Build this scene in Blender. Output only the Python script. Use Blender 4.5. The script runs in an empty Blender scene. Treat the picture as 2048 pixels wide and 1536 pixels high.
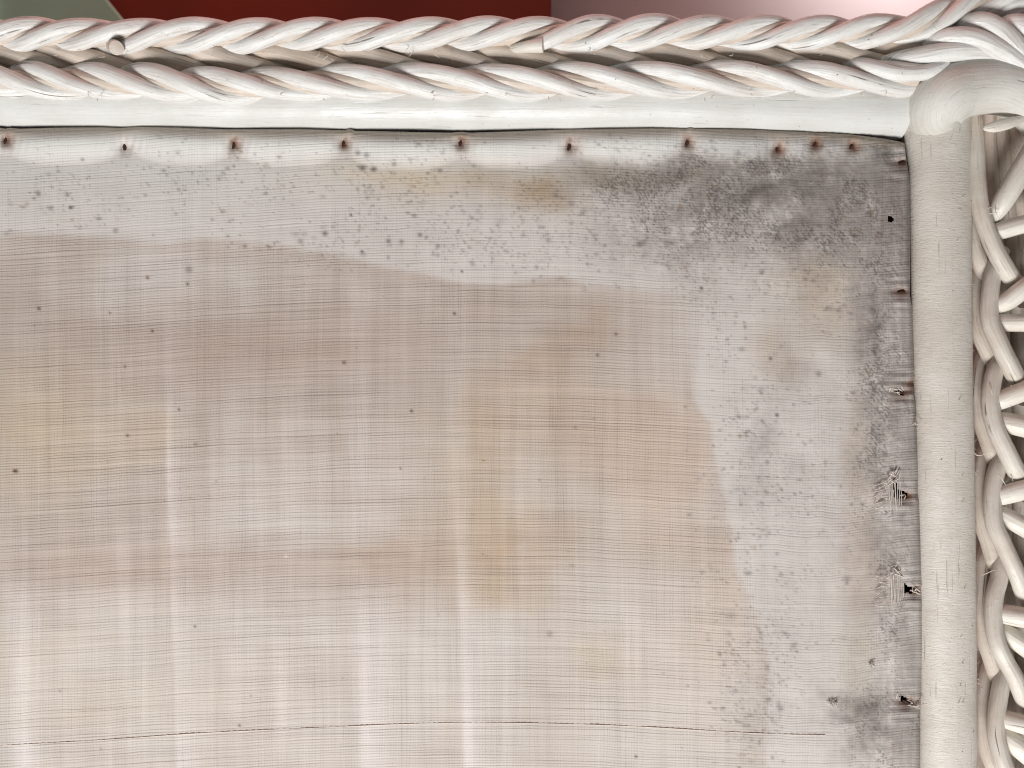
import bpy, math, random
import numpy as np
from mathutils import Vector

# ------------------------------------------------------------------ units
# Everything is laid out in "units" of 0.23 mm (the cane rail is about 26 mm thick),
# seat plane z = 0, x to the right, y up.  S turns a unit into metres.
S = 0.00023
D = 1774.0                       # camera height above the seat plane, in units
W2, H2 = 1024.0, 768.0
sc = bpy.context.scene
C = sc.collection
rng = np.random.default_rng(7)
random.seed(7)

# ------------------------------------------------------------------ camera
cam = bpy.data.cameras.new('camera')
cam.sensor_width = 36.0
cam.lens = 18.0 / (W2 / D)
cam.clip_start = 0.01
cam.clip_end = 50.0
cam.dof.use_dof = True
cam.dof.focus_distance = (D - 15) * S
cam.dof.aperture_fstop = 4.0
camo = bpy.data.objects.new('camera', cam)
camo.location = (0, 0, D * S)
camo.rotation_euler = (0, 0, 0)
C.objects.link(camo)
sc.camera = camo

# ------------------------------------------------------------------ world + lamps
w = bpy.data.worlds.new('World'); sc.world = w; w.use_nodes = True
bg = w.node_tree.nodes['Background']
bg.inputs[0].default_value = (1.0, 0.97, 0.95, 1)
bg.inputs[1].default_value = 0.10

def area(name, loc, target, size, power, col, sy=None):
    l = bpy.data.lights.new(name, 'AREA')
    l.energy = power; l.color = col; l.size = size
    if sy: l.shape = 'RECTANGLE'; l.size_y = sy
    o = bpy.data.objects.new(name, l)
    o.location = loc
    d = Vector(target) - Vector(loc)
    o.rotation_euler = d.to_track_quat('-Z', 'Y').to_euler()
    C.objects.link(o)
    return o
# window behind and below the camera: the soft main light
area('window_light', (-0.14, -1.10, 0.92), (0.0, 0.0, 0.0), 0.55, 28.0, (1.0, 0.99, 0.975), 0.42)
# the far side of the room, pinkish, reaches over the rim
area('room_light', (-0.10, 0.95, 0.12), (0.05, 0.16, 0.0), 0.5, 4.0, (1.0, 0.56, 0.50))
# unseen fill light, added to brighten the pink wall behind the chair
l_ = area('added_wall_fill', (0.238, 0.28, -0.02), (0.238, 0.28, -0.2), 0.06, 0.085, (1.0, 0.97, 0.96))
l_.data.spread = math.radians(100)

vs = sc.view_settings
vs.view_transform = 'Standard'; vs.look = 'None'; vs.exposure = 0.0; vs.gamma = 1.0
vs.use_curve_mapping = False
sc.cycles.filter_width = 1.1

# ------------------------------------------------------------------ helpers
def lin(c):
    c = np.asarray(c, float) / 255.0
    return np.where(c <= 0.04045, c / 12.92, ((c + 0.055) / 1.055) ** 2.4)

def P(px, py, z=0.0):
    k = (D - z) / D
    return np.array([(px - W2) * k, (H2 - py) * k, z])

def link(me, name, mat, parent=None):
    o = bpy.data.objects.new(name, me)
    if mat: me.materials.append(mat)
    C.objects.link(o)
    if parent: o.parent = parent
    return o

def mesh_from(v, f, uv=None, smooth=True):
    me = bpy.data.meshes.new('mesh')
    me.from_pydata([tuple(p) for p in v], [], f)
    if uv is not None:
        l = me.uv_layers.new(name='UVMap')
        li = np.empty(len(me.loops), dtype=np.int32)
        me.loops.foreach_get('vertex_index', li)
        l.data.foreach_set('uv', np.asarray(uv, np.float32)[li].ravel())
    if smooth:
        me.polygons.foreach_set('use_smooth', [True] * len(me.polygons))
    me.update()
    return me

def catmull(pts, step=6.0):
    p = np.asarray(pts, float)
    p = np.vstack([2 * p[0] - p[1], p, 2 * p[-1] - p[-2]])
    out = []
    for i in range(1, len(p) - 2):
        a, b, c, d = p[i - 1], p[i], p[i + 1], p[i + 2]
        n = max(2, int(np.linalg.norm((c - b)[:3]) / step))
        for t in np.arange(n) / n:
            out.append(0.5 * ((2 * b) + (c - a) * t + (2 * a - 5 * b + 4 * c - d) * t * t + (3 * b - a - 3 * c + d) * t ** 3))
    out.append(p[-2])
    return np.array(out)

def smooth_noise(n, cell, seed):
    r = np.random.default_rng(seed)
    k = int(n / cell) + 3
    return np.interp(np.arange(n) / cell, np.arange(k), r.uniform(-1, 1, k))

def tube_data(pts, rad, sides=14, caps=True, flat=1.0, lump=0.04, seed=0, uoff=0.0, dome=0.35):
    """swept round cane; pts in units (already in 3-D), returns verts (m), faces, uv (units)"""
    pts = np.asarray(pts, float); n = len(pts)
    rad = np.broadcast_to(np.asarray(rad, float), (n,)).copy()
    T = np.gradient(pts, axis=0); T /= np.linalg.norm(T, axis=1)[:, None] + 1e-9
    up = np.array([0, 0, 1.0])
    N = np.empty_like(pts); 
    v0 = up - T[0] * T[0].dot(up)
    if np.linalg.norm(v0) < 1e-3: v0 = np.array([0, 1.0, 0]) - T[0] * T[0][1]
    N[0] = v0 / np.linalg.norm(v0)
    for i in range(1, n):
        v = N[i - 1] - T[i] * N[i - 1].dot(T[i]); N[i] = v / (np.linalg.norm(v) + 1e-9)
    B = np.cross(T, N)
    L = np.concatenate([[0], np.cumsum(np.linalg.norm(np.diff(pts, axis=0), axis=1))])
    verts, uv, faces = [], [], []
    ang = np.arange(sides + 1) / sides * 2 * math.pi
    lumps = [smooth_noise(n, 14, seed * 31 + q) for q in range(3)]
    for i in range(n):
        rr = rad[i] * (1 + lump * lumps[0][i] + lump * 0.7 * (lumps[1][i] * np.cos(2 * ang) + lumps[2][i] * np.sin(3 * ang)))
        p = pts[i] + (rr * np.cos(ang) * flat)[:, None] * N[i] + (rr * np.sin(ang))[:, None] * B[i]
        verts.append(p); uv.append(np.stack([np.full(sides + 1, L[i] + uoff), ang * max(rad[i], 3)], 1))
    verts = np.vstack(verts); uv = np.vstack(uv)
    s1 = sides + 1
    for i in range(n - 1):
        for j in range(sides):
            a = i * s1 + j
            faces.append((a, a + 1, a + 1 + s1, a + s1))
    if caps:
        for e, sg in ((0, -1), (n - 1, 1)):
            base = len(verts)
            ring = verts[e * s1:e * s1 + sides].copy()
            c = pts[e]
            r2 = c + (ring - c) * 0.72 + T[e] * sg * rad[e] * dome * 0.75
            verts = np.vstack([verts, ring, r2, [c + T[e] * sg * rad[e] * dome]])
            uv = np.vstack([uv, np.tile([[L[e] + uoff, 0.0]], (2 * sides + 1, 1)) + rng.uniform(0, 6, (2 * sides + 1, 2))])
            for j in range(sides):
                k = (j + 1) % sides
                q = (base + j, base + k, base + sides + k, base + sides + j)
                t = (base + sides + j, base + sides + k, base + 2 * sides)
                faces.append(q if sg > 0 else q[::-1]); faces.append(t if sg > 0 else t[::-1])
    return verts * S, faces, uv

def cane(name, pts, rad, mat, parent, **kw):
    v, f, uv = tube_data(pts, rad, **kw)
    return link(mesh_from(v, f, uv), name, mat, parent)

def traced(pts, step=6.0):
    """list of (px, py, z[, r]) -> 3-D points in units and radii"""
    c = catmull([list(p) + [0] * (4 - len(p)) for p in pts], step)
    return np.array([P(a[0], a[1], a[2]) for a in c]), c[:, 3]

def merge(parts):
    V, F, U, o = [], [], [], 0
    for v, f, uv in parts:
        V.append(v); U.append(uv); F += [tuple(i + o for i in q) for q in f]; o += len(v)
    return np.vstack(V), F, np.vstack(U)

# ------------------------------------------------------------------ materials
class NT:
    def __init__(s, name):
        s.m = bpy.data.materials.new(name); s.m.use_nodes = True
        s.t = s.m.node_tree; s.b = s.t.nodes['Principled BSDF']
    def n(s, kind, **inp):
        nd = s.t.nodes.new(kind)
        for k, v in inp.items():
            if k.startswith('_'): setattr(nd, k[1:], v)
        return nd
    def l(s, a, b): s.t.links.new(a, b)
    def math(s, op, a, b=None, c=None):
        nd = s.t.nodes.new('ShaderNodeMath'); nd.operation = op
        for i, x in enumerate((a, b, c)):
            if x is None: continue
            if isinstance(x, (int, float)): nd.inputs[i].default_value = x
            else: s.l(x, nd.inputs[i])
        return nd.outputs[0]
    def mapped(s, co, scale, loc=(0, 0, 0)):
        nd = s.t.nodes.new('ShaderNodeMapping'); nd.inputs['Scale'].default_value = scale; nd.inputs['Location'].default_value = loc
        s.l(co, nd.inputs['Vector']); return nd.outputs[0]
    def noise(s, vec, scale=1.0, detail=2.0, rough=0.5, dist=0.0):
        nd = s.t.nodes.new('ShaderNodeTexNoise'); nd.inputs['Scale'].default_value = scale
        nd.inputs['Detail'].default_value = detail; nd.inputs['Roughness'].default_value = rough
        nd.inputs['Distortion'].default_value = dist
        s.l(vec, nd.inputs['Vector']); return nd.outputs['Fac']
    def rng(s, v, a, b, c=0.0, d=1.0):
        nd = s.t.nodes.new('ShaderNodeMapRange'); nd.clamp = True
        for i, x in enumerate((a, b, c, d)): nd.inputs[i + 1].default_value = x
        s.l(v, nd.inputs[0]); return nd.outputs[0]
    def mix(s, f, a, b, mode='MIX'):
        nd = s.t.nodes.new('ShaderNodeMix'); nd.data_type = 'RGBA'; nd.blend_type = mode
        for i, x in ((0, f), (6, a), (7, b)):
            if isinstance(x, (int, float)): nd.inputs[i].default_value = x
            elif isinstance(x, (tuple, list, np.ndarray)): nd.inputs[i].default_value = tuple(float(q) for q in x[:3]) + (1,)
            else: s.l(x, nd.inputs[i])
        return nd.outputs[2]
    def bump(s, h, dist, strength=1.0):
        nd = s.t.nodes.new('ShaderNodeBump'); nd.inputs['Distance'].default_value = dist; nd.inputs['Strength'].default_value = strength
        s.l(h, nd.inputs['Height']); s.l(nd.outputs[0], s.b.inputs['Normal'])

def paint(name, col, warm, rough=0.42, grain=1.0, speck=1.0, crack=1.0, bumpd=1.0, cross=False):
    """old white paint on cane, UV: u along, v around (units)"""
    k = NT(name)
    uv = k.n('ShaderNodeTexCoord').outputs['UV']
    geo = k.n('ShaderNodeTexCoord').outputs['Object']
    su, sv = (0.012, 0.26) if not cross else (0.40, 0.03)
    g1 = k.noise(k.mapped(uv, (su, sv, 1)), 1, 3, 0.6)
    g2 = k.noise(k.mapped(uv, (0.006, 0.16, 1), (7, 3, 0)), 1, 2, 0.5)
    big = k.noise(geo, 55, 3, 0.6)
    fine = k.noise(geo, 2600, 2, 0.6)
    c = k.mix(k.rng(big, 0.35, 0.7), lin(col), lin(warm))
    c = k.mix(k.math('MULTIPLY', k.rng(g1, 0.52, 0.30), 0.34 * grain), c, lin((150, 128, 108)))
    # fine split lines with old dirt in them
    cr = k.math('MULTIPLY', k.rng(g2, 0.34, 0.28), k.rng(k.noise(k.mapped(uv, (0.02, 0.05, 1), (3, 9, 1)), 1, 2), 0.44, 0.54))
    c = k.mix(k.math('MULTIPLY', cr, 0.75 * crack), c, lin((96, 78, 64)))
    vo = k.t.nodes.new('ShaderNodeTexVoronoi'); vo.inputs['Scale'].default_value = 190
    k.l(geo, vo.inputs['Vector'])
    sp = k.math('MULTIPLY', k.rng(vo.outputs['Distance'], 0.085, 0.045), k.rng(k.noise(geo, 90, 1), 0.52, 0.60))
    c = k.mix(k.math('MULTIPLY', sp, 0.8 * speck), c, lin((78, 62, 52)))
    k.l(c, k.b.inputs['Base Color'])
    k.l(k.rng(big, 0.3, 0.7, rough - 0.06, rough + 0.12), k.b.inputs['Roughness'])
    k.b.inputs['Specular IOR Level'].default_value = 0.45
    lump = k.rng(k.noise(geo, 900, 2, 0.6), 0.60, 0.78)
    h = k.math('ADD', k.math('MULTIPLY', g1, 0.9), k.math('MULTIPLY', fine, 0.35))
    h = k.math('ADD', h, k.math('MULTIPLY', lump, 0.55))
    h = k.math('SUBTRACT', h, k.math('MULTIPLY', cr, 1.2))
    h = k.math('ADD', h, k.math('MULTIPLY', k.noise(geo, 160, 2, 0.6), 1.1))
    k.bump(h, 0.00028 * bumpd, 0.8)
    return k.m

M_rail = paint('white_gloss_paint', (215, 215, 212), (205, 204, 200), 0.33, 0.35, 0.5, 0.15, 0.5)
M_post = paint('cream_wrapped_paint', (213, 208, 200), (200, 192, 182), 0.46, 0.26, 1.2, 0.0, 1.2, cross=True)
M_arm = paint('white_matt_paint', (212, 210, 204), (202, 198, 190), 0.62, 0.6, 0.4, 0.45, 1.0)
M_top = paint('white_cane_paint', (230, 230, 228), (219, 215, 210), 0.36, 1.15, 1.0, 1.0, 1.2)
M_mid = paint('dingy_shaded_cane_paint', (212, 200, 188), (198, 182, 167), 0.5, 1.0, 0.8, 1.0, 1.0)  # dirt tone of the middle row; on inner canes it paints in gap shade
M_side = paint('cream_cane_paint', (214, 208, 198), (200, 190, 178), 0.38, 0.9, 1.2, 1.0, 1.0)
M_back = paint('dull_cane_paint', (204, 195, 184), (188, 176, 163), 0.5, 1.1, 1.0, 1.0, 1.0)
M_bright = paint('bright_cane_paint', (226, 222, 212), (214, 206, 194), 0.38, 0.6, 0.6, 0.7, 0.8)

def simple(name, col, rough=0.6, var=0.15, scale=400, metal=0.0, bumpd=0.0):
    k = NT(name); geo = k.n('ShaderNodeTexCoord').outputs['Object']
    nz = k.noise(geo, scale, 3, 0.6)
    c = lin(col)
    k.l(k.mix(k.rng(nz, 0.3, 0.7), c * (1 - var), np.minimum(c * (1 + var), 1)), k.b.inputs['Base Color'])
    k.b.inputs['Roughness'].default_value = rough; k.b.inputs['Metallic'].default_value = metal
    if bumpd: k.bump(nz, bumpd)
    return k.m
M_rust = simple('rusted_iron', (58, 31, 21), 0.8, 0.8, 1800, 0.0, 0.0002)
M_thread = simple('cotton_thread', (214, 206, 198), 0.9, 0.1)
M_seam = simple('grey_thread', (200, 188, 177), 0.9, 0.2, 1500)
M_wood = simple('dark_bare_wood', (62, 46, 36), 0.8, 0.3, 300)
M_split = simple('pale_split_cane', (224, 214, 198), 0.7, 0.1)
M_wall = simple('pale_pink_wall', (226, 208, 208), 0.9, 0.03, 20)
M_green = simple('sage_green_paint', (186, 220, 196), 0.8, 0.05, 30)
M_red = simple('dark_red_lacquer', (146, 42, 6), 0.7, 0.35, 5)

# ------------------------------------------------------------------ setting behind the rim
def box(name, x0, x1, y0, y1, z0, z1, mat, skew=0.0):
    v = []
    for z in (z0, z1):
        v += [(x0, y0, z), (x1 + skew, y0, z), (x1, y1, z), (x0, y1, z)]
    v = np.array(v, float) * S
    f = [(3, 2, 1, 0), (4, 5, 6, 7), (0, 1, 5, 4), (1, 2, 6, 5), (2, 3, 7, 6), (3, 0, 4, 7)]
    me = mesh_from(v, f, None, False)
    o = link(me, name, mat)
    b = o.modifiers.new('bevel', 'BEVEL'); b.width = 6 * S; b.segments = 3
    return o
wall = box('wall', -9000, 9000, -7000, 7000, -640, -620, M_wall); wall['kind'] = 'structure'
ZB = -330.0
kk = (D - ZB) / D
red = box('storage_box', (120 - W2) * kk, (1103 - W2) * kk, 700 * kk, 2300, -560, ZB, M_red)
red['label'] = 'dark red box behind the white braided rim, left of the pale pink wall'; red['category'] = 'box'
ZG = ZB + 40; kg = (D - ZG) / D
# sage green board with a slanting right edge
gy0, gy1 = 560 * kg, 2300.0
def edge_x(y):                       # slanted edge through (215,0) and (245,37)
    py = H2 - y / kg
    return (215 + (py / 37.0) * 30 - W2) * kg
green = box('painted_board', -2600, edge_x(gy1), gy0, gy1, ZG - 14, ZG, M_green, edge_x(gy0) - edge_x(gy1))
green['label'] = 'sage green board with slanting edge behind the braid at far left'; green['category'] = 'board'

# ------------------------------------------------------------------ the chair
chair = bpy.data.objects.new('wicker_chair', None); C.objects.link(chair)
chair.location = (0, 0, 0)
chair['label'] = 'white painted wicker chair with stained cloth seat cover tacked to its rails'
chair['category'] = 'chair'

# ---- rail along the top and post on the right
px = np.arange(-160, 1806, 10.0)
bot = np.interp(px, [-160, 0, 400, 1000, 1300, 1800], [262, 262, 266, 270, 268, 280])
pts = np.array([P(x, b - 60, -28) for x, b in zip(px, bot)])
cane('rail', pts, 60, M_rail, chair, sides=48, lump=0.006, seed=3, dome=0.25)
py = np.arange(236, 1700, 10.0)
cx = np.interp(py, [230, 275, 330, 700, 1100, 1536, 1700], [1873, 1876, 1880, 1884, 1892, 1895, 1897])
rr = np.interp(py, [230, 275, 330, 700, 1536], [66, 65, 60.5, 58, 57])
pts = np.array([P(x, y, -16) for x, y in zip(cx, py)])
post = cane('post', pts, rr, M_post, chair, sides=48, lump=0.012, seed=5, flat=0.7)

# ---- bent arm that caps the corner
p_, r_ = traced([(1868, 272, -40, 46), (1866, 245, -12, 49), (1865, 218, 14, 55), (1885, 196, 27, 60), (1922, 178, 28, 58), (1972, 170, 26, 57),
                 (2020, 177, 20, 56), (2068, 204, 8, 55), (2110, 252, -10, 54), (2150, 330, -30, 52)])
cane('bent_arm', p_, r_, M_arm, chair, sides=40, lump=0.02, seed=9, dome=0.25)

# ---- braids
def rope(core_pts, n, R, r, spacing, direction, phase, mats, seed, core_r, loose=0.12, name='braided_edge', inner=None):
    c = catmull(core_pts, 7.0)
    N = len(c)
    ctr = np.array([P(a[0], a[1], a[2]) for a in c])
    L = np.concatenate([[0], np.cumsum(np.linalg.norm(np.diff(c[:, :2], axis=0), axis=1))])
    pxs = c[:, 0]
    sp = np.interp(pxs, spacing[0], spacing[1])
    dth = 2 * math.pi / (n * sp)
    th = np.concatenate([[0], np.cumsum(0.5 * (dth[1:] + dth[:-1]) * np.diff(L))])
    i0 = int(np.argmin(np.abs(pxs - phase)))
    th = (th - th[i0]) * direction
    T = np.gradient(ctr, axis=0); T /= np.linalg.norm(T, axis=1)[:, None]
    Z = np.tile([0, 0, 1.0], (N, 1)); Z -= T * (T * Z).sum(1)[:, None]; Z /= np.linalg.norm(Z, axis=1)[:, None]
    Y = np.cross(Z, T)
    o = cane(name, ctr - Z * 4, core_r, mats[-1], chair, sides=10, seed=seed)
    for q in range(n):
        jit = smooth_noise(N, 22, seed * 100 + q) * loose
        rj = R * (1 + 0.16 * smooth_noise(N, 26, seed * 100 + q + 40))
        a = th + q * 2 * math.pi / n + jit * direction
        # slightly pointed: strand swells where it crosses the front
        rad = r * (1 + 0.05 * np.cos(a)) * (1 + 0.05 * smooth_noise(N, 40, seed * 100 + q + 80))
        pp = ctr + Y * (rj * np.sin(a))[:, None] + Z * (rj * np.cos(a))[:, None]
        cane('strand', pp, rad, mats[q % (len(mats) - 1)], o, sides=18, lump=0.05, seed=seed * 10 + q, uoff=q * 731)
    for q in range(n if inner else 0):         # thinner canes lying between the main ones, gap shade painted into their colour
        a = th + (q + 0.5 + 0.12 * math.sin(q * 2.1 + seed)) * 2 * math.pi / n + smooth_noise(N, 22, seed * 100 + q + 7) * loose * direction
        rj = inner[0] * (1 + 0.22 * smooth_noise(N, 20, seed * 100 + q + 55))
        pp = ctr + Y * (rj * np.sin(a))[:, None] + Z * (rj * np.cos(a))[:, None]
        cane('strand', pp, inner[1] * (1 + 0.08 * smooth_noise(N, 30, seed + q)), mats[-1], o, sides=16, lump=0.06, seed=seed * 10 + q + 5, uoff=q * 931)
    return o
top_path = [(-160, 72, 46), (0, 71, 46), (250, 73, 46), (500, 73, 46), (800, 70, 46), (1100, 70, 46), (1300, 67, 46), (1500, 67, 46),
            (1700, 66, 46), (1790, 63, 46), (1850, 50, 48), (1900, 30, 48), (1950, 10, 44), (2020, -12, 36), (2110, -34, 20)]
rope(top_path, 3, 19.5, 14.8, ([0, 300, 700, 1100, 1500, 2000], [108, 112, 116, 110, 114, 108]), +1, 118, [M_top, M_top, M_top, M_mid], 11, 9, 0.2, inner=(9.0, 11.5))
mid_path = [(-160, 114, 15), (0, 117, 15), (500, 124, 15), (900, 124, 15), (1400, 122, 15), (1700, 119, 15), (1800, 110, 8), (1880, 94, 8)]
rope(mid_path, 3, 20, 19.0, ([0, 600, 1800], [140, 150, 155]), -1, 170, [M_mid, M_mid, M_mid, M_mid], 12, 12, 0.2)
low_path = [(-160, 160, 42), (0, 161, 42), (200, 164, 42), (500, 169, 42), (800, 165, 42), (1200, 163, 42), (1500, 160, 42), (1700, 158, 42), (1800, 156, 40), (1826, 154, 36)]
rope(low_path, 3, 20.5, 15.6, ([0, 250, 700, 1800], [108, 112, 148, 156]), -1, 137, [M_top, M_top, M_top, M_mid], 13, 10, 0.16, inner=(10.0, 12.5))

# strands that fan round the corner
corner = [
    [(1745, 133, 30, 12), (1790, 122, 44, 17), (1840, 113, 56, 19), (1900, 104, 62, 19), (1960, 104, 60, 18), (2010, 116, 56, 18), (2060, 140, 46, 18)],
    [(1835, 100, 20, 14), (1862, 84, 46, 18), (1895, 75, 62, 20), (1935, 76, 68, 21), (1980, 92, 68, 20), (2030, 120, 62, 19), (2075, 155, 50, 18)],
    [(1895, 68, 24, 13), (1925, 50, 48, 18), (1962, 45, 62, 20), (1995, 60, 68, 21), (2030, 92, 66, 20), (2070, 135, 56, 19)],
    [(1985, 62, 26, 14), (2012, 50, 50, 18), (2042, 52, 62, 20), (2072, 78, 62, 20), (2100, 120, 55, 19)],
    [(1968, 40, 10, 14), (2000, 20, 36, 17), (2040, 8, 44, 18), (2090, 12, 40, 18)],
    [(2015, 60, 0, 13), (2035, 30, 20, 16), (2070, 22, 30, 17), (2110, 40, 28, 17)],
    [(1690, 126, 36, 12), (1730, 134, 54, 17), (1790, 146, 60, 17), (1840, 146, 60, 16), (1872, 138, 56, 15), (1888, 130, 50, 14)],
]
first = None
for i, t in enumerate(corner):
    p_, r_ = traced(t)
    o = cane('corner_wrap' if first is None else 'strand', p_, r_, M_top, first or chair, sides=18, lump=0.05, seed=60 + i, uoff=i * 333)
    first = first or o

# cut cane ends poking out of the braid
p_, r_ = traced([(222, 84, 20, 13), (228, 91, 50, 14), (233, 96, 78, 13.5)])
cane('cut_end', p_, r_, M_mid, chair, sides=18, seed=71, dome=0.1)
p_, r_ = traced([(1020, 99, 40, 8), (1050, 94, 62, 11), (1086, 91, 70, 13.5)])
cane('cut_end', p_, r_, M_bright, chair, sides=18, seed=72, dome=0.08)

# ---- woven side on the right
A = [
 [(1950, 236, -14), (1950, 255, -8), (1952, 308, 0), (1954, 357, 6), (1959, 406, 12), (1967, 441, 16), (1979, 474, 18), (1992, 503, 18), (2004, 525, 14), (2018, 549, 4), (2034, 574, -10), (2052, 604, -24)],
 [(2002, 500, -24), (1992, 525, -18), (1984, 555, -8), (1980, 588, 2), (1978, 617, 8), (1982, 648, 14), (1994, 676, 18), (2008, 707, 18), (2024, 738, 12), (2036, 764, 0), (2054, 800, -20)],
 [(2008, 697, -24), (1998, 721, -18), (1988, 748, -8), (1982, 783, 2), (1981, 800, 6), (1984, 829, 12), (1994, 864, 18), (2010, 897, 18), (2025, 928, 14), (2040, 956, 2), (2060, 994, -20)],
 [(2014, 890, -24), (2004, 913, -18), (1992, 946, -8), (1986, 985, 2), (1985, 1014, 8), (1989, 1050, 14), (2004, 1083, 18), (2022, 1122, 18), (2037, 1157, 12), (2048, 1190, 0), (2064, 1228, -20)],
 [(2012, 1096, -24), (2003, 1122, -18), (1998, 1157, -8), (1990, 1188, 0), (1987, 1220, 6), (1988, 1255, 12), (1996, 1290, 18), (2012, 1323, 18), (2029, 1353, 18), (2045, 1392, 8), (2066, 1440, -20)],
 [(2016, 1328, -24), (2006, 1353, -18), (2000, 1382, -8), (1994, 1422, 2), (1992, 1461, 8), (1998, 1496, 14), (2006, 1525, 18), (2020, 1556, 18), (2040, 1590, 12), (2060, 1640, -10)],
 [(2014, 1550, -24), (2004, 1590, -8), (1998, 1640, 4), (2002, 1700, 8)],
]
Bk = [
 [(1938, 262, -46), (1936, 330, -44), (1936, 400, -40), (1941, 455, -36), (1949, 494, -32), (1959, 523, -30), (1971, 553, -36), (1984, 584, -50)],
 [(1966, 520, -60), (1957, 545, -50), (1952, 578, -42), (1951, 617, -38), (1954, 652, -32), (1963, 680, -28), (1975, 707, -28), (1983, 730, -36), (1996, 762, -50)],
 [(1974, 696, -60), (1965, 721, -50), (1959, 744, -44), (1955, 783, -38), (1956, 804, -36), (1960, 839, -30), (1971, 874, -26), (1982, 905, -26), (1990, 928, -36), (2004, 960, -50)],
 [(1975, 890, -60), (1967, 913, -50), (1961, 952, -42), (1958, 995, -38), (1961, 1030, -32), (1967, 1057, -28), (1976, 1082, -26), (1985, 1114, -26), (1993, 1138, -36), (2008, 1170, -50)],
 [(1977, 1092, -60), (1969, 1118, -50), (1965, 1157, -44), (1961, 1206, -38), (1961, 1245, -34), (1969, 1284, -28), (1981, 1319, -26), (1990, 1349, -32), (2004, 1384, -50)],
 [(1986, 1318, -60), (1977, 1345, -50), (1971, 1377, -44), (1965, 1422, -38), (1965, 1461, -34), (1973, 1500, -28), (1986, 1534, -26), (2000, 1570, -40)],
]
St = [
 ([(1984, 446, -8, 9), (1991, 428, 4, 16), (2010, 396, 18, 20), (2048, 332, 24, 20.5), (2082, 270, 20, 20)], 0),
 ([(1975, 469, -12, 17), (1992, 464, 4, 18), (2048, 449, 20, 18.5), (2100, 438, 26, 18)], 0),
 ([(1984, 617, -12, 15), (1999, 609, 2, 18), (2018, 600, 14, 19), (2048, 577, 24, 19.5), (2092, 545, 24, 19)], 0),
 ([(1984, 646, -12, 16), (2002, 646, 2, 16.5), (2048, 646, 16, 17), (2100, 648, 22, 17)], 0),
 ([(1984, 808, -12, 16), (2001, 801, 4, 18.5), (2048, 782, 22, 19), (2100, 760, 24, 19)], 0),
 ([(1988, 843, -14, 17), (2006, 844, 2, 20), (2048, 853, 16, 21), (2100, 864, 22, 21)], 0),
 ([(1988, 995, -12, 17), (2005, 991, 4, 19), (2048, 979, 20, 19.5), (2100, 964, 24, 19)], 0),
 ([(1992, 1023, -14, 16), (2010, 1033, 2, 18), (2048, 1054, 14, 19), (2100, 1084, 20, 19)], 0),
 ([(1990, 1226, -12, 17), (2007, 1228, 4, 19), (2048, 1235, 20, 20), (2100, 1240, 24, 20)], 0),
 ([(1992, 1252, -16, 15), (2012, 1266, 0, 18), (2048, 1292, 12, 19), (2100, 1330, 18, 19)], 0),
 ([(1994, 1433, -12, 17), (2011, 1438, 4, 18.5), (2048, 1449, 20, 19.5), (2100, 1460, 24, 19)], 0),
 ([(1998, 1462, -14, 18), (2014, 1476, 0, 21), (2048, 1502, 12, 22), (2100, 1546, 18, 22)], 0),
]
V = [
 [(1946, 240, -100, 18), (1948, 500, -100, 18), (1954, 900, -104, 18), (1960, 1300, -104, 18), (1966, 1680, -104, 18)],
 [(1976, 240, -118, 18), (1984, 600, -118, 18), (1990, 1000, -118, 18), (1996, 1680, -118, 18)],
 [(1977, 225, -66, 15), (1980, 330, -66, 15), (1988, 420, -68, 15), (1996, 520, -72, 14), (2003, 620, -78, 15), (2006, 800, -80, 15), (2008, 1000, -80, 15), (2012, 1250, -80, 15), (2014, 1450, -80, 15), (2018, 1680, -80, 15)],
 [(1998, 225, -70, 18), (2004, 330, -70, 18), (2014, 430, -72, 17), (2026, 560, -80, 16), (2036, 700, -86, 17), (2040, 900, -88, 17), (2042, 1150, -88, 17), (2046, 1400, -88, 17), (2050, 1680, -88, 17)],
 [(2034, 225, -62, 21), (2040, 330, -64, 21), (2050, 450, -70, 20), (2062, 600, -80, 20), (2072, 900, -84, 20), (2078, 1300, -84, 20), (2082, 1680, -84, 20)],
 [(2078, 225, -60, 21), (2090, 450, -66, 21), (2106, 900, -80, 20), (2114, 1680, -80, 20)],
]
side = None
for i, t in enumerate(V):
    p_, r_ = traced(t)
    o = cane('woven_side' if side is None else 'stake', p_, r_, M_back, side or chair, sides=14, lump=0.05, seed=80 + i, uoff=i * 517)
    side = side or o
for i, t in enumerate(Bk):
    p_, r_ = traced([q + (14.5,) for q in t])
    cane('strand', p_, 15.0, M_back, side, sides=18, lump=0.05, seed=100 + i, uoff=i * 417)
for i, t in enumerate(A):
    p_, r_ = traced([q + (16.5,) for q in t])
    cane('strand', p_, 17.0, M_side, side, sides=20, lump=0.05, seed=120 + i, uoff=i * 617)
for i, (t, _) in enumerate(St):
    p_, r_ = traced(t)
    cane('strand', p_, r_, M_bright, side, sides=20, lump=0.045, seed=140 + i, uoff=i * 217, dome=0.12)
# torn white chip under the arm
p_, r_ = traced([(1968, 256, 34, 5), (1985, 254, 38, 11), (2010, 248, 40, 12), (2036, 240, 36, 9), (2052, 234, 30, 3)])
cane('split_chip', p_, r_, M_bright, side, sides=14, lump=0.1, seed=160, flat=0.5)

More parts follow.
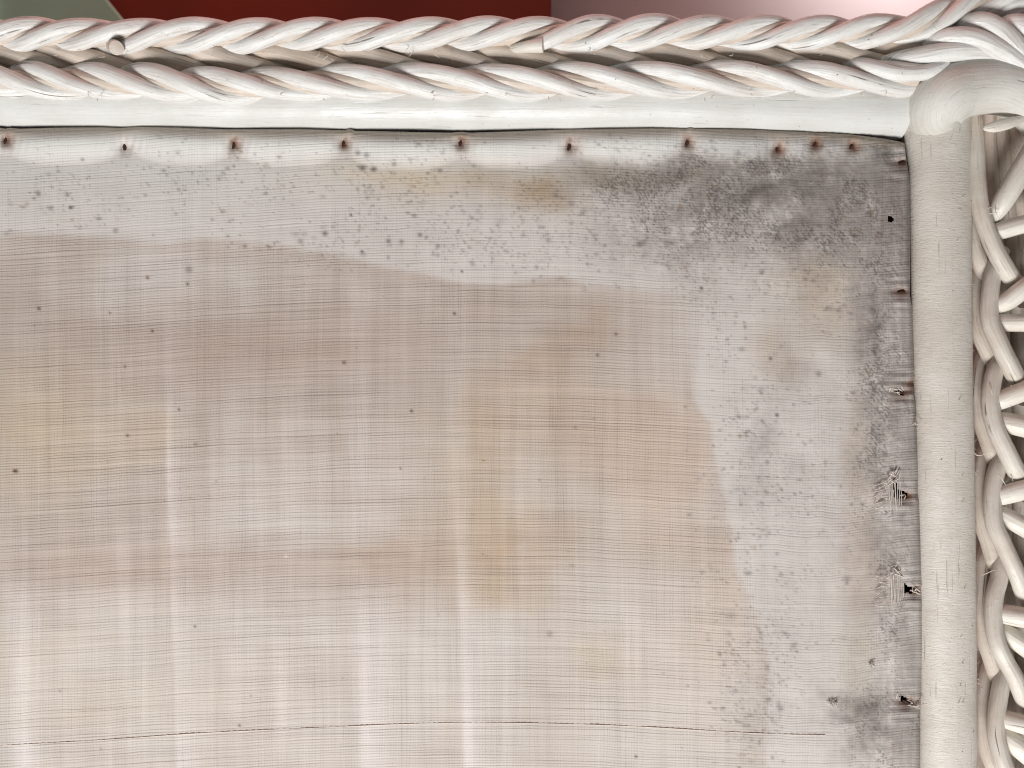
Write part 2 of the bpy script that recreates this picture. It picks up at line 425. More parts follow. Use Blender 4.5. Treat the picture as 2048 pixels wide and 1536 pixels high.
# ------------------------------------------------------------------ cloth
def lattice(X, Y, cx, cy, seed):
    r = np.random.default_rng(seed)
    gx = X / cx; gy = Y / cy
    x0 = np.floor(gx).astype(int); y0 = np.floor(gy).astype(int)
    fx = gx - x0; fy = gy - y0
    fx = fx * fx * (3 - 2 * fx); fy = fy * fy * (3 - 2 * fy)
    x0 -= x0.min(); y0 -= y0.min()
    g = r.uniform(-1, 1, (y0.max() + 3, x0.max() + 3))
    return (g[y0, x0] * (1 - fx) + g[y0, x0 + 1] * fx) * (1 - fy) + (g[y0 + 1, x0] * (1 - fx) + g[y0 + 1, x0 + 1] * fx) * fy
def fbm(X, Y, cx, cy, seed, octv=4, gain=0.55):
    o = 0; a = 1.0; t = 0
    iso = max(cx, cy) < 2.0 * min(cx, cy)
    for i in range(octv):
        th = (0.6 + 0.9 * i) if iso else 0.06 * (i - 1)
        X_, Y_ = X * math.cos(th) - Y * math.sin(th), X * math.sin(th) + Y * math.cos(th)
        o = o + a * lattice(X_, Y_, cx / 2 ** i, cy / 2 ** i, seed + i * 13); t += a; a *= gain
    return o / t
def sstep(x, a, b):
    t = np.clip((x - a) / (b - a), 0, 1); return t * t * (3 - 2 * t)

G = 3.0
xs = np.arange(-160, 1848 + G, G); ys = np.arange(250, 1680 + G, G)
X, Y = np.meshgrid(xs, ys)
tx = [-160, 0, 10, 20, 40, 100, 200, 240, 280, 350, 450, 500, 600, 690, 700, 710, 900, 922, 940, 1000, 1100, 1200, 1300, 1372, 1380, 1390, 1500, 1620, 1700, 1770, 1800, 1850]
ty = [258, 258, 260, 258, 260, 258, 256, 258, 254, 256, 261, 261, 260, 263, 259, 264, 268, 266, 268, 266, 262, 259, 257, 257, 254, 257, 259, 265, 271, 280, 286, 300]
top = np.interp(xs, tx, ty)
ry = [250, 285, 300, 330, 420, 560, 583, 620, 700, 768, 780, 850, 940, 990, 1000, 1100, 1180, 1200, 1300, 1395, 1420, 1536, 1700]
rx = [1809, 1813, 1816, 1820, 1820, 1820, 1824, 1825, 1829, 1828, 1831, 1836, 1840, 1838, 1841, 1845, 1848, 1848, 1848, 1846, 1843, 1841, 1838]
right = np.interp(ys, ry, rx)
# grid follows the two free edges
Xg = xs[0] + (X - xs[0]) * ((right - xs[0]) / (xs[-1] - xs[0]))[:, None]
topg = np.interp(Xg, tx, ty) - 2.5
Yg = topg + (Y - ys[0]) * (ys[-1] - topg) / (ys[-1] - ys[0])
X, Y = Xg, Yg

# --- height field (units)
tacks_top = [(12, 282, 0.2), (250, 293, -0.2), (468, 290, 0.1), (688, 287, 0.4), (922, 287, 0.5), (1140, 292, 0.5), (1375, 285, 0.6), (1555, 297, 0.2), (1630, 288, 0.7), (1704, 293, 0.8)]
tacks_right = [(1803, 327, 0.25), (1802, 584, 0.2), (1800, 785, -0.2), (1808, 992, -0.3), (1828, 1182, -0.3), (1812, 1404, -0.5), (1826, 768, 0.0)]
dt = Y - topg
pin = np.zeros_like(X)
for (a, b, _) in tacks_top: pin = np.maximum(pin, np.exp(-((X - a) / 42) ** 2))
hemw = 30 + 22 * (1 - pin)
ridge = np.where(dt < 26, np.sin(np.clip(dt / 26, 0, 1) * math.pi / 2), np.cos(np.clip((dt - 26) / hemw, 0, 1) * math.pi / 2) ** 1.5)
fade_r = sstep(X, 1790, 1700) * 0.75 + 0.25
Z = 13 * ridge * (0.45 + 0.55 * (1 - pin)) * fade_r + 2.0
Z -= 9 * sstep(dt, 7, 0)
for (a, b, _) in tacks_top:
    d2 = ((X - a) / 15) ** 2 + ((Y - b) / 13) ** 2
    Z -= 9 * np.exp(-d2)
    # little pleats running sideways from each tack
    Z += 1.5 * np.exp(-((X - a) / 40) ** 2 - ((Y - b) / 20) ** 2) * np.sin((X - a) * 0.42 + (Y - b) * 0.08)
edge = np.interp(Y, ry, rx)
dr = edge - X
Z += 7 * sstep(dr, 72, 40) * sstep(dr, 0, 26) * sstep(Y, 300, 340)
Z += 3.0 * sstep(dr, 60, 52) * sstep(Y, 300, 340)
Z -= 18 * sstep(dr, 10, 0)
for (a, b, _) in tacks_right:
    Z -= 10 * np.exp(-((X - a) / 20) ** 2 - ((Y - b) / 11) ** 2)
    Z += 1.6 * np.exp(-((X - a) / 30) ** 2 - ((Y - b) / 40) ** 2) * np.sin((Y - b) * 0.35)
# slack in the stretched cloth
Z += 4.5 * fbm(X, Y, 260, 150, 21, 3) * sstep(dt, 60, 200)
Z += 1.5 * fbm(X, Y, 60, 500, 22, 2) * sstep(dt, 60, 200)
Z += 2.2 * np.exp(-((X - 915 - 0.03 * (Y - 900)) / 14) ** 2) * sstep(Y, 820, 900) * sstep(Y, 1060, 980)
Z += 2.0 * fbm(X, Y, 14, 60, 25, 2) * sstep(dr, 130, 20)

# --- colours
wx = X + 26 * fbm(X, Y, 90, 90, 1, 4); wy = Y + 26 * fbm(X, Y, 90, 90, 2, 4)
base = lin((206, 200, 195))[None, None, :] * np.ones(X.shape + (1,))
def lay(col, a):
    global base
    a = np.clip(a, 0, 1)[..., None]
    base = base * (1 - a) + lin(col) * a
# cooler, cleaner top left
lay((214, 211, 205), 0.75 * sstep(X, 1000, 200) * sstep(Y, 520, 420) * (0.6 + 0.4 * fbm(X, Y, 160, 80, 3)))
# the turned-in hem stops along this line; inside it the cloth is a single, browner layer
lx = [-160, 0, 170, 270, 330, 410, 500, 560, 640, 700, 760, 800, 850, 900, 1000, 1080, 1130, 1170, 1300, 1375, 1900]
ly = [458, 462, 470, 478, 486, 474, 482, 490, 505, 515, 530, 538, 548, 565, 571, 556, 553, 570, 580, 586, 600]
qy = [400, 585, 719, 797, 828, 843, 922, 1056, 1118, 1175, 1225, 1275, 1320, 1368, 1456, 1700]
qx = [1375, 1378, 1380, 1387, 1403, 1419, 1431, 1462, 1469, 1487, 1515, 1522, 1537, 1540, 1531, 1528]
jx = X + 4 * fbm(X, Y, 24, 24, 4, 3); jy = Y + 4 * fbm(X, Y, 24, 24, 5, 3)
inn = sstep(jy - np.interp(jx, lx, ly), -9, 13) * sstep(np.interp(jy, qy, qx) - jx, -8 - 40 * sstep(Y, 800, 640), 9)
inn = inn * (1 - 0.55 * sstep(X, 1180, 1400) * sstep(Y, 860, 700)) * (1 - 0.25 * sstep(Y, 1100, 1500))
blotch = fbm(X, Y, 320, 110, 6, 4)
streaky = fbm(X, Y, 420, 34, 7, 3)
vert = fbm(X, Y, 64, 900, 8, 3)
lay((190, 179, 170), inn * np.clip(0.66 + 0.5 * blotch + 0.16 * streaky + 0.55 * vert, 0.1, 1))
lay((186, 170, 159), inn * np.clip(0.12 + 0.75 * blotch + 0.3 * streaky, 0, 0.6) * 0.6 * sstep(Y, 1500, 1150))
# soft pale creases running down
for x0, w0, w1, ya, yb, s in ((336, 5, 34, 470, 1700, .55), (705, 10, 60, 560, 1700, .38), (712, 10, 70, 1180, 1700, .25), (900, 8, 26, 590, 900, .35), (912, 8, 26, 830, 1700, .62),
                              (1032, 8, 26, 880, 1200, .28), (20, 14, 34, 1170, 1700, .6), (235, 10, 24, 1080, 1350, .3), (455, 20, 40, 1220, 1420, .3), (1365, 10, 14, 600, 1100, .1), (540, 10, 40, 1250, 1480, .3), (1245, 8, 40, 1200, 1330, .3)):
    xx = X - x0 - 0.035 * np.clip(Y - 900, 0, 900)
    m = np.where(xx < 0, np.exp(-(xx / w0) ** 2), np.exp(-(xx / w1) ** 2))
    lay((221, 214, 211), np.minimum(1.05 * s, 0.9) * m * sstep(Y, ya - 40, ya + 60) * sstep(Y, yb + 40, yb - 40) * np.clip(0.8 + 0.5 * blotch, 0, 1))
lay((166, 151, 141), inn * 0.46 * np.exp(-((wy - 690 - 0.02 * X) / 150) ** 2) * np.clip(0.8 + 0.5 * blotch + 0.3 * vert, 0, 1.2))
lay((180, 164, 148), inn * 0.30 * np.exp(-((wx - 1180) / 260) ** 2 - ((wy - 860) / 260) ** 2))
def blob(cx, cy, rx_, ry_, col, s, hard=1.0, rough=0.5, only=None):
    d = ((wx - cx) / rx_) ** 2 + ((wy - cy) / ry_) ** 2
    m = np.exp(-d ** hard) * s * (1 + rough * 0.9 * fbm(X, Y, 30, 22, int(cx * 3 + cy) % 997, 4))
    if only is not None: m = m * only
    lay(col, m)
brown = (172, 150, 132); tan = (184, 162, 134); pinkb = (182, 164, 153)
for a in ((600, 705, 330, 48, pinkb, .55), (470, 640, 260, 40, pinkb, .3), (330, 760, 220, 40, pinkb, .42), (110, 870, 150, 110, (194, 178, 154), .5), (60, 830, 90, 80, (192, 176, 150), .3), (300, 870, 60, 50, (200, 180, 150), .3),
          (230, 1145, 190, 50, pinkb, .62), (500, 1120, 240, 42, pinkb, .55), (760, 1125, 130, 55, brown, .5), (640, 1170, 220, 40, pinkb, .45), (640, 980, 250, 60, pinkb, .18),
          (870, 560, 120, 22, (186, 170, 164), .35), (850, 660, 180, 60, pinkb, .35), (965, 890, 80, 130, tan, .42), (935, 1000, 90, 100, tan, .30), (1005, 1090, 95, 80, tan, .6), (1040, 1120, 70, 60, brown, .35), (1000, 1190, 110, 40, tan, .4),
          (1085, 720, 75, 26, brown, .6), (1170, 680, 60, 24, brown, .6), (1195, 640, 30, 30, brown, .4), (1080, 800, 80, 80, (190, 170, 146), .35), (1240, 860, 130, 120, (194, 172, 154), .4), (1330, 900, 90, 140, (196, 172, 154), .35), (1340, 980, 110, 160, (200, 180, 164), .4),
          (1200, 1320, 60, 60, (186, 170, 142), .45), (1440, 1180, 60, 100, (192, 172, 156), .4), (1400, 1300, 120, 140, (206, 190, 174), .4), (360, 1000, 300, 26, pinkb, .2), (100, 1300, 140, 60, (206, 196, 182), .4), (260, 1380, 200, 50, (204, 192, 174), .4), (150, 1440, 200, 30, (202, 190, 170), .35)):
    blob(*a, only=inn * 0.9 + 0.1)
for a in ((800, 345, 130, 26, (206, 186, 156), .55), (870, 372, 160, 34, (206, 186, 160), .3), (960, 355, 60, 28, (172, 152, 128), .5), (1062, 372, 48, 34, (172, 148, 118), .65), (1100, 395, 60, 34, (166, 140, 110), .45), (1200, 352, 90, 26, (160, 142, 120), .62), (1290, 362, 90, 24, (150, 138, 124), .6),
          (1370, 350, 50, 40, (150, 138, 122), .6), (1640, 560, 70, 60, (190, 170, 144), .5), (1660, 630, 60, 70, (192, 172, 146), .35), (1545, 690, 40, 50, (184, 164, 142), .45), (1580, 740, 34, 30, (160, 144, 128), .5), (1715, 900, 30, 120, (178, 160, 140), .45), (1720, 1130, 40, 120, (172, 152, 138), .5), (1722, 1330, 36, 150, (178, 168, 150), .45)):
    blob(*a)
# grey mildew haze
grain = fbm(X, Y, 11, 10, 131, 3, 0.8)
haze_sum = np.zeros_like(X)
cl = 1.15 * np.clip(0.62 + 0.7 * fbm(X, Y, 60, 40, 31, 4) + 0.5 * grain, 0, 1.5)
for a in ((1560, 400, 270, 120, .62), (1420, 420, 200, 90, .35), (1700, 350, 110, 90, .5), (1500, 330, 190, 40, .42), (1770, 430, 60, 130, .5), (1640, 470, 140, 110, .35), (1330, 470, 130, 80, .25), (1740, 660, 36, 120, .7), (1800, 640, 46, 160, .3),
          (1790, 800, 44, 700, .35), (1600, 330, 250, 60, .35), (1730, 760, 40, 260, .3), (1520, 900, 44, 90, .35), (1480, 1000, 60, 60, .2), (1785, 1040, 56, 360, .6), (1770, 930, 60, 120, .25), (1720, 1410, 60, 34, .7), (1740, 1470, 90, 60, .5), (1790, 1500, 60, 160, .45), (1640, 900, 120, 500, .12), (1600, 700, 120, 300, .08), (1600, 1300, 140, 300, .10), (1600, 380, 190, 80, .45), (1740, 380, 90, 120, .4), (1320, 355, 190, 34, .4), (1180, 360, 90, 30, .3), (1500, 1420, 60, 80, .2)):
    d = ((wx - a[0]) / a[2]) ** 2 + ((wy - a[1]) / a[3]) ** 2
    lay((132, 124, 119), a[4] * np.exp(-d) * cl)
    haze_sum += a[4] * np.exp(-d)
for a in ((1532, 385, 34, 14), (1605, 372, 30, 20), (1500, 388, 40, 12), (1540, 478, 11, 9), (1560, 455, 18, 8), (1630, 340, 30, 14), (1345, 473, 16, 7), (1290, 475, 10, 6), (1760, 300, 40, 20), (1725, 1412, 44, 18), (1765, 1450, 30, 16), (1700, 1436, 22, 12), (1745, 640, 12, 50)):
    blob(*a, (92, 86, 83), .5, 1.0, 1.3)
# dense fine peppering inside the mildew
rnd_ = np.random.default_rng(5).uniform(0, 1, X.shape)
dens = np.clip(haze_sum, 0, 1.6) * np.clip(0.45 + 1.1 * fbm(X, Y, 46, 34, 88, 3), 0.05, 1.2)
lay((88, 81, 78), 0.62 * np.clip((0.42 * np.clip(dens, 0, 2) ** 1.5 - rnd_) / 0.10, 0, 1))
lay((84, 78, 76), 0.45 * np.clip((0.08 * dens - np.roll(rnd_, 7, 1)) / 0.02, 0, 1))
# white folded edge, with the brightness of its lit slope painted in
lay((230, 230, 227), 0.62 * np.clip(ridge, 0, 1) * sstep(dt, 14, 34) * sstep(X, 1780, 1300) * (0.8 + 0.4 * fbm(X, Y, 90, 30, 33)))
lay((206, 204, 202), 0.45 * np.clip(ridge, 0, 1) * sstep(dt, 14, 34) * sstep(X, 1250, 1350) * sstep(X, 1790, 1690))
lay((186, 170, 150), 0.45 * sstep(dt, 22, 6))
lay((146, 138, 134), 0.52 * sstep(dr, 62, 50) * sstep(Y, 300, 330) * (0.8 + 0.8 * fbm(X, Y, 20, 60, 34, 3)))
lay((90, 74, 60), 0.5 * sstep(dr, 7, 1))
# rust haloes at the tacks
for (a, b, _) in tacks_top:
    k_ = 0.25 if a in (250,) else 1.0
    d = ((wx - 13 * 0 - a) / 15) ** 2 + ((Y - b) / 15) ** 2
    n_ = 1 + 0.9 * fbm(X, Y, 9, 9, 41, 3)
    lay((150, 108, 74), 0.55 * k_ * np.exp(-(((X - a - 4) / 16) ** 2 + ((Y - b + 3) / 19) ** 2)) * n_)
    lay((98, 58, 38), 0.9 * k_ * np.exp(-(((X - a) / 8) ** 2 + ((Y - b) / 12) ** 2)) * n_)
for (a, b, _) in tacks_right:
    n_ = 1 + 0.9 * fbm(X, Y, 9, 9, 42, 3)
    lay((126, 82, 54), 0.75 * np.exp(-(((X - a - 4) / 18) ** 2 + ((Y - b) / 9) ** 2)) * n_)

# mildew spots: many small, irregular
r2 = np.random.default_rng(99)
H_, W_ = X.shape
def density(x, y):
    d = 0.035
    d += 0.55 * math.exp(-((x - 200) / 330) ** 2 - ((y - 390) / 75) ** 2)
    d += 0.6 * math.exp(-((x - 760) / 230) ** 2 - ((y - 400) / 120) ** 2)
    d += 1.7 * math.exp(-((x - 1330) / 330) ** 2 - ((y - 430) / 110) ** 2)
    d += 3.2 * math.exp(-((x - 1600) / 200) ** 2 - ((y - 420) / 130) ** 2)
    d += 0.45 * math.exp(-((x - 1560) / 170) ** 2 - ((y - 800) / 330) ** 2)
    d += 1.3 * math.exp(-((x - 1745) / 50) ** 2 - ((y - 720) / 190) ** 2)
    d += 1.5 * math.exp(-((x - 1500) / 70) ** 2 - ((y - 1360) / 220) ** 2)
    d += 0.5 * math.exp(-((x - 400) / 60) ** 2 - ((y - 985) / 40) ** 2)
    d += 0.5 * math.exp(-((x - 900) / 400) ** 2 - ((y - 490) / 50) ** 2)
    if 480 + 0.1 * max(x - 400, 0) < y and x < 1370 and d < 0.3: d *= 0.12
    return d
def dot(x, y, rx_, ry_, col, s):
    j = (x - xs[0]) / G * (xs[-1] - xs[0]) / (np.interp(y, ry, rx) - xs[0])
    tpy = np.interp(x, tx, ty)
    i = (y - tpy) / (ys[-1] - tpy) * (ys[-1] - ys[0]) / G
    k = int(max(rx_, ry_) * 2.2 / G) + 2
    i0, i1, j0, j1 = max(0, int(i) - k), min(H_, int(i) + k + 1), max(0, int(j) - k), min(W_, int(j) + k + 1)
    if i1 <= i0 or j1 <= j0: return
    xx = X[i0:i1, j0:j1]; yy = Y[i0:i1, j0:j1]
    a = s * np.exp(-((((xx - x) / rx_) ** 2 + ((yy - y) / ry_) ** 2)) ** 1.2)
    a = np.clip(a, 0, 1)[..., None]
    base[i0:i1, j0:j1] = base[i0:i1, j0:j1] * (1 - a) + lin(col) * a
n_spots = 0
clump = fbm(X, Y, 80, 60, 77, 3)
while n_spots < 5200:
    x = r2.uniform(-150, 1830); y = r2.uniform(270, 1600)
    gi = int((y - 250) / G); gj = int((x - xs[0]) / G)
    if r2.uniform(0, 1.0) > density(x, y) * (0.25 + 2.6 * max(0.0, clump[min(gi, H_ - 1), min(gj, W_ - 1)] + 0.15)): continue
    n_spots += 1
    rr_ = 1.3 + 1.4 * r2.gamma(0.9, 0.6)
    dark = r2.uniform(0, 1)
    col = (92 + 36 * dark, 86 + 34 * dark, 86 + 30 * dark) if r2.uniform() < 0.82 else (132, 108, 82)
    dot(x, y, rr_ * r2.uniform(0.8, 1.5), rr_ * r2.uniform(0.7, 1.1), col, r2.uniform(0.15, 0.62))
for (x, y, r_, s) in ((725, 336, 7, .8), (748, 338, 6, .8), (716, 306, 6, .6), (733, 310, 6, .6), (650, 467, 6, .75), (165, 319, 4, .6), (77, 388, 5, .6), (840, 470, 5, .7), (853, 474, 4, .6), (777, 482, 5, .7), (803, 483, 5, .6), (876, 492, 5, .6), (880, 341, 5, .6), (788, 328, 5, .6)):
    dot(x, y, r_, r_ * 0.9, (84, 80, 80), s)
for (x, y, r_, col) in ((141, 415, 5, (28, 24, 22)), (295, 555, 5, (120, 90, 64)), (375, 568, 4, (96, 66, 50)), (78, 617, 5, (96, 70, 56)), (305, 662, 4, (70, 52, 42)), (220, 626, 3, (80, 64, 54)), (250, 733, 3.5, (110, 84, 64)), (688, 725, 5, (110, 74, 56)), (909, 627, 4, (36, 26, 22)), (823, 822, 4, (50, 32, 24)), (255, 871, 4, (90, 78, 66)), (358, 819, 3.5, (84, 66, 54)), (32, 942, 5.5, (82, 36, 28)), (28, 942, 4, (82, 36, 28)),
                        (479, 1451, 4, (110, 92, 78)), (390, 1253, 3.5, (96, 84, 76)), (702, 430, 4, (60, 52, 48)), (724, 503, 4, (60, 50, 46)), (924, 543, 3.5, (60, 50, 46)), (1403, 576, 4, (40, 36, 36)), (1541, 717, 5, (110, 90, 80)), (1554, 830, 5, (80, 72, 70)), (1232, 668, 4, (110, 84, 60)), (1195, 710, 4, (100, 76, 56)), (1501, 324, 4, (60, 54, 54)), (801, 937, 3, (120, 90, 70)), (572, 1113, 4, (224, 214, 200)), (1272, 1513, 4, (90, 78, 72))):
    dot(x, y, r_ * 0.8, r_ * 0.75, col, 0.9)
contrast = np.clip(0.62 + 0.40 * inn + 0.6 * sstep(dr, 66, 50) + 0.15 * blotch, 0.2, 1.7)

# --- build, with real holes where the cloth is torn
keep = np.ones((H_ - 1, W_ - 1), bool)
cxg = 0.25 * (X[:-1, :-1] + X[1:, :-1] + X[:-1, 1:] + X[1:, 1:]); cyg = 0.25 * (Y[:-1, :-1] + Y[1:, :-1] + Y[:-1, 1:] + Y[1:, 1:])
def poly_cut(poly):
    n = len(poly); ins = np.zeros_like(keep)
    for i in range(n):
        (x1, y1), (x2, y2) = poly[i], poly[(i + 1) % n]
        c = ((y1 > cyg) != (y2 > cyg)) & (cxg < (x2 - x1) * (cyg - y1) / ((y2 - y1) or 1e-9) + x1)
        ins ^= c
    keep[ins] = False
holes = [[(1775, 433), (1785, 432), (1787, 443), (1776, 444)],
         [(1786, 957), (1792, 957), (1796, 978), (1814, 986), (1815, 996), (1804, 996), (1790, 1000), (1787, 985)],
         [(1807, 1162), (1813, 1171), (1832, 1177), (1832, 1186), (1820, 1187), (1811, 1184), (1808, 1196)],
         [(1799, 1392), (1806, 1392), (1826, 1406), (1828, 1413), (1818, 1412), (1802, 1402)],
         [(1795, 781), (1805, 780), (1806, 790), (1796, 791)],
         ]
for h in holes: poly_cut(h)
vx = np.stack([(X - W2), (H2 - Y), Z], -1).reshape(-1, 3)
kz = (D - vx[:, 2]) / D
vx = np.stack([vx[:, 0] * kz, vx[:, 1] * kz, vx[:, 2]], 1) * S
idx = np.arange(H_ * W_).reshape(H_, W_)
q = np.stack([idx[:-1, :-1], idx[1:, :-1], idx[1:, 1:], idx[:-1, 1:]], -1)[keep]
me = bpy.data.meshes.new('mesh')
me.vertices.add(len(vx)); me.vertices.foreach_set('co', vx.astype(np.float32).ravel())
me.loops.add(q.size); me.loops.foreach_set('vertex_index', q.astype(np.int32).ravel())
me.polygons.add(len(q)); me.polygons.foreach_set('loop_start', np.arange(0, q.size, 4, dtype=np.int32))
try: me.polygons.foreach_set('loop_total', np.full(len(q), 4, np.int32))
except Exception: pass
me.polygons.foreach_set('use_smooth', np.ones(len(q), bool))
me.update(); me.validate()
sag = np.interp(X, [-160, 0, 200, 400, 640, 800, 950, 1150, 1300, 1450, 1600, 1700, 1840], [56, 46, 34, 20, 8, 3, 0, 3, 10, 18, 24, 24, 14])
wob = 5 * fbm(X, Y, 90, 60, 51, 3) * sstep(X, 1450, 1650) + 2 * fbm(X, Y, 160, 90, 52, 2)
uvv = np.stack([X + 3 * fbm(X, Y, 200, 200, 53, 2), Y - sag + wob], -1).reshape(-1, 2)
l = me.uv_layers.new(name='UVMap'); l.data.foreach_set('uv', uvv.astype(np.float32)[q.ravel()].ravel())
ca = me.color_attributes.new('stain', 'FLOAT_COLOR', 'POINT')
ca.data.foreach_set('color', np.concatenate([np.clip(base, 0, 1).reshape(-1, 3), contrast.reshape(-1, 1)], 1).astype(np.float32).ravel())

k = NT('stained_muslin')
uv = k.n('ShaderNodeTexCoord').outputs['UV']
at = k.n('ShaderNodeAttribute'); at.attribute_name = 'stain'
sep = k.n('ShaderNodeSeparateXYZ'); k.l(uv, sep.inputs[0])
wob1 = k.noise(k.mapped(uv, (0.012, 0.05, 1), (1, 6, 0)), 1, 1, 0.5)
wob2 = k.noise(k.mapped(uv, (0.05, 0.012, 1), (8, 2, 0)), 1, 1, 0.5)
def threads(coord, pitch, wobble, amp):
    ph = k.math('ADD', k.math('MULTIPLY', coord, 2 * math.pi / pitch), k.math('MULTIPLY', wobble, amp))
    c_ = k.math('ADD', k.math('MULTIPLY', k.math('COSINE', ph), 0.5), 0.5)
    return k.math('MULTIPLY', c_, c_)
gH = threads(sep.outputs[1], 5.3, wob1, 6.0)
gV = threads(sep.outputs[0], 5.6, wob2, 8.0)
aH = k.rng(k.noise(k.mapped(uv, (0.0022, 0.21, 1)), 1, 1, 0.7), 0.28, 0.74, 0.1, 1.5)
aV = k.rng(k.noise(k.mapped(uv, (0.19, 0.0045, 1), (2, 8, 0)), 1, 1, 0.7), 0.30, 0.72, 0.0, 1.5)
patch = k.rng(k.noise(k.mapped(uv, (0.014, 0.004, 1), (4, 4, 0)), 1, 2, 0.6), 0.36, 0.64, 0.25, 1.25)
gH = k.math('MULTIPLY', gH, aH)
gV = k.math('MULTIPLY', k.math('MULTIPLY', gV, aV), patch)
hlin = k.noise(k.mapped(uv, (0.0014, 0.30, 1), (5, 2, 0)), 1, 1, 0.5)
vlin = k.noise(k.mapped(uv, (0.05, 0.0016, 1), (9, 8, 0)), 1, 3, 0.6)
speck = k.noise(k.mapped(uv, (0.42, 0.50, 1)), 1, 1, 0.6)
con = at.outputs['Alpha']
hthr = k.noise(k.mapped(uv, (0.0024, 0.33, 1), (6, 1, 0)), 1, 1, 0.8)
vthr = k.noise(k.mapped(uv, (0.36, 0.004, 1), (3, 5, 0)), 1, 1, 0.8)
tot = k.math('MULTIPLY', gH, -0.20)
for d_ in (k.math('MULTIPLY', gV, -0.045), k.math('MULTIPLY', k.math('MULTIPLY', gH, gV), -0.08), k.math('MULTIPLY', k.math('SUBTRACT', hthr, 0.5), 0.44), k.math('MULTIPLY', k.math('SUBTRACT', vthr, 0.5), 0.13),
           k.math('MULTIPLY', k.rng(hlin, 0.38, 0.26), -0.09), k.math('MULTIPLY', k.rng(hlin, 0.66, 0.76), 0.12),
           k.math('MULTIPLY', k.math('SUBTRACT', speck, 0.5), 0.34), k.math('MULTIPLY', k.math('SUBTRACT', vlin, 0.5), 0.26)):
    tot = k.math('ADD', tot, d_)
tot = k.math('ADD', tot, 0.06)
tot = k.math('MULTIPLY', tot, con)
f = k.math('ADD', tot, 1.0)
vm = k.t.nodes.new('ShaderNodeVectorMath'); vm.operation = 'SCALE'
k.l(at.outputs['Color'], vm.inputs[0]); k.l(f, vm.inputs['Scale'])
# gaps in the weave are browner than the threads
gap = k.mix(k.math('MULTIPLY', k.rng(tot, -0.05, -0.35), 0.30), vm.outputs[0], lin((138, 118, 107)))
k.l(gap, k.b.inputs['Base Color'])
k.b.inputs['Roughness'].default_value = 0.92
k.b.inputs['Specular IOR Level'].default_value = 0.12
k.bump(k.math('SUBTRACT', k.math('MULTIPLY', speck, 0.7), k.math('ADD', gH, k.math('MULTIPLY', gV, 0.8))), 0.00012, 0.5)
cloth = link(me, 'seat_cloth', k.m, chair)
cloth['label'] = 'thin off-white muslin seat cover with mildew, rust and tan stains'

# bare wooden seat frame under the cloth
bo = box('seat_board', -1200, (1872 - W2), H2 - 1690, H2 - 222, -64, -30, M_wood); bo.parent = chair

# tacks
for (a, b, rot) in tacks_top + tacks_right[:6]:
    top_row = b < 300 and a < 1750
    jj = int(np.clip((a - xs[0]) / G * (xs[-1] - xs[0]) / (np.interp(b, ry, rx) - xs[0]), 0, W_ - 1)); ii = int(np.argmin(np.abs(Y[:, jj] - b)))
    z0 = Z[ii, jj] + 0.3
    L_, W__ = (r2.uniform(12, 16), r2.uniform(4.2, 5.6)) if top_row else (r2.uniform(8, 10), r2.uniform(3.2, 4))
    angd = (math.pi / 2 - rot * 0.75) if top_row else rot
    vs_, fs_ = [], []
    ns = 12
    for ring, (sc_, hz) in enumerate(((1.0, -3), (1.0, 0.3), (0.7, 1.6), (0.3, 2.0))):
        for j in range(ns):
            t = j / ns * 2 * math.pi
            w_ = 1 + 0.34 * r2.uniform(-1, 1)
            lx_, ly_ = L_ * sc_ * math.cos(t) * w_, W__ * sc_ * math.sin(t) * w_
            vs_.append(P(a + lx_ * math.cos(angd) - ly_ * math.sin(angd), b - lx_ * math.sin(angd) - ly_ * math.cos(angd), z0 + hz))
    for ring in range(3):
        for j in range(ns):
            fs_.append((ring * ns + j, ring * ns + (j + 1) % ns, (ring + 1) * ns + (j + 1) % ns, (ring + 1) * ns + j))
    fs_.append(tuple(3 * ns + j for j in range(ns)))
    link(mesh_from(np.array(vs_) * S, fs_, None, True), 'tack', M_rust, cloth)

# slubbed seam thread across the lower cloth
p_, r_ = traced([(-150, 1500, 1.0), (0, 1491, 1.0), (200, 1480, 1.0), (400, 1466, 1.0), (640, 1455, 1.0), (800, 1448, 1.0), (950, 1445, 1.0), (1150, 1448, 1.0), (1300, 1454, 1.0), (1450, 1463, 1.0), (1560, 1468, 1.0), (1650, 1470, 2.0)], 3.0)
for i_ in range(len(p_)):
    c_ = p_[i_]
    gx_ = c_[0] * D / (D - c_[2]) + W2; gy_ = H2 - c_[1] * D / (D - c_[2])
    jj = int(np.clip((gx_ - xs[0]) / G, 0, W_ - 1)); ii = int(np.argmin(np.abs(Y[:, jj] - gy_)))
    p_[i_] = P(gx_, gy_, Z[ii, jj] + 0.05)
rad = 0.95 + 0.25 * np.sin(np.arange(len(p_)) * 1.6) + 0.5 * smooth_noise(len(p_), 12, 3)
cane('seam_thread', p_, rad, M_seam, cloth, sides=6, lump=0.1, seed=4)

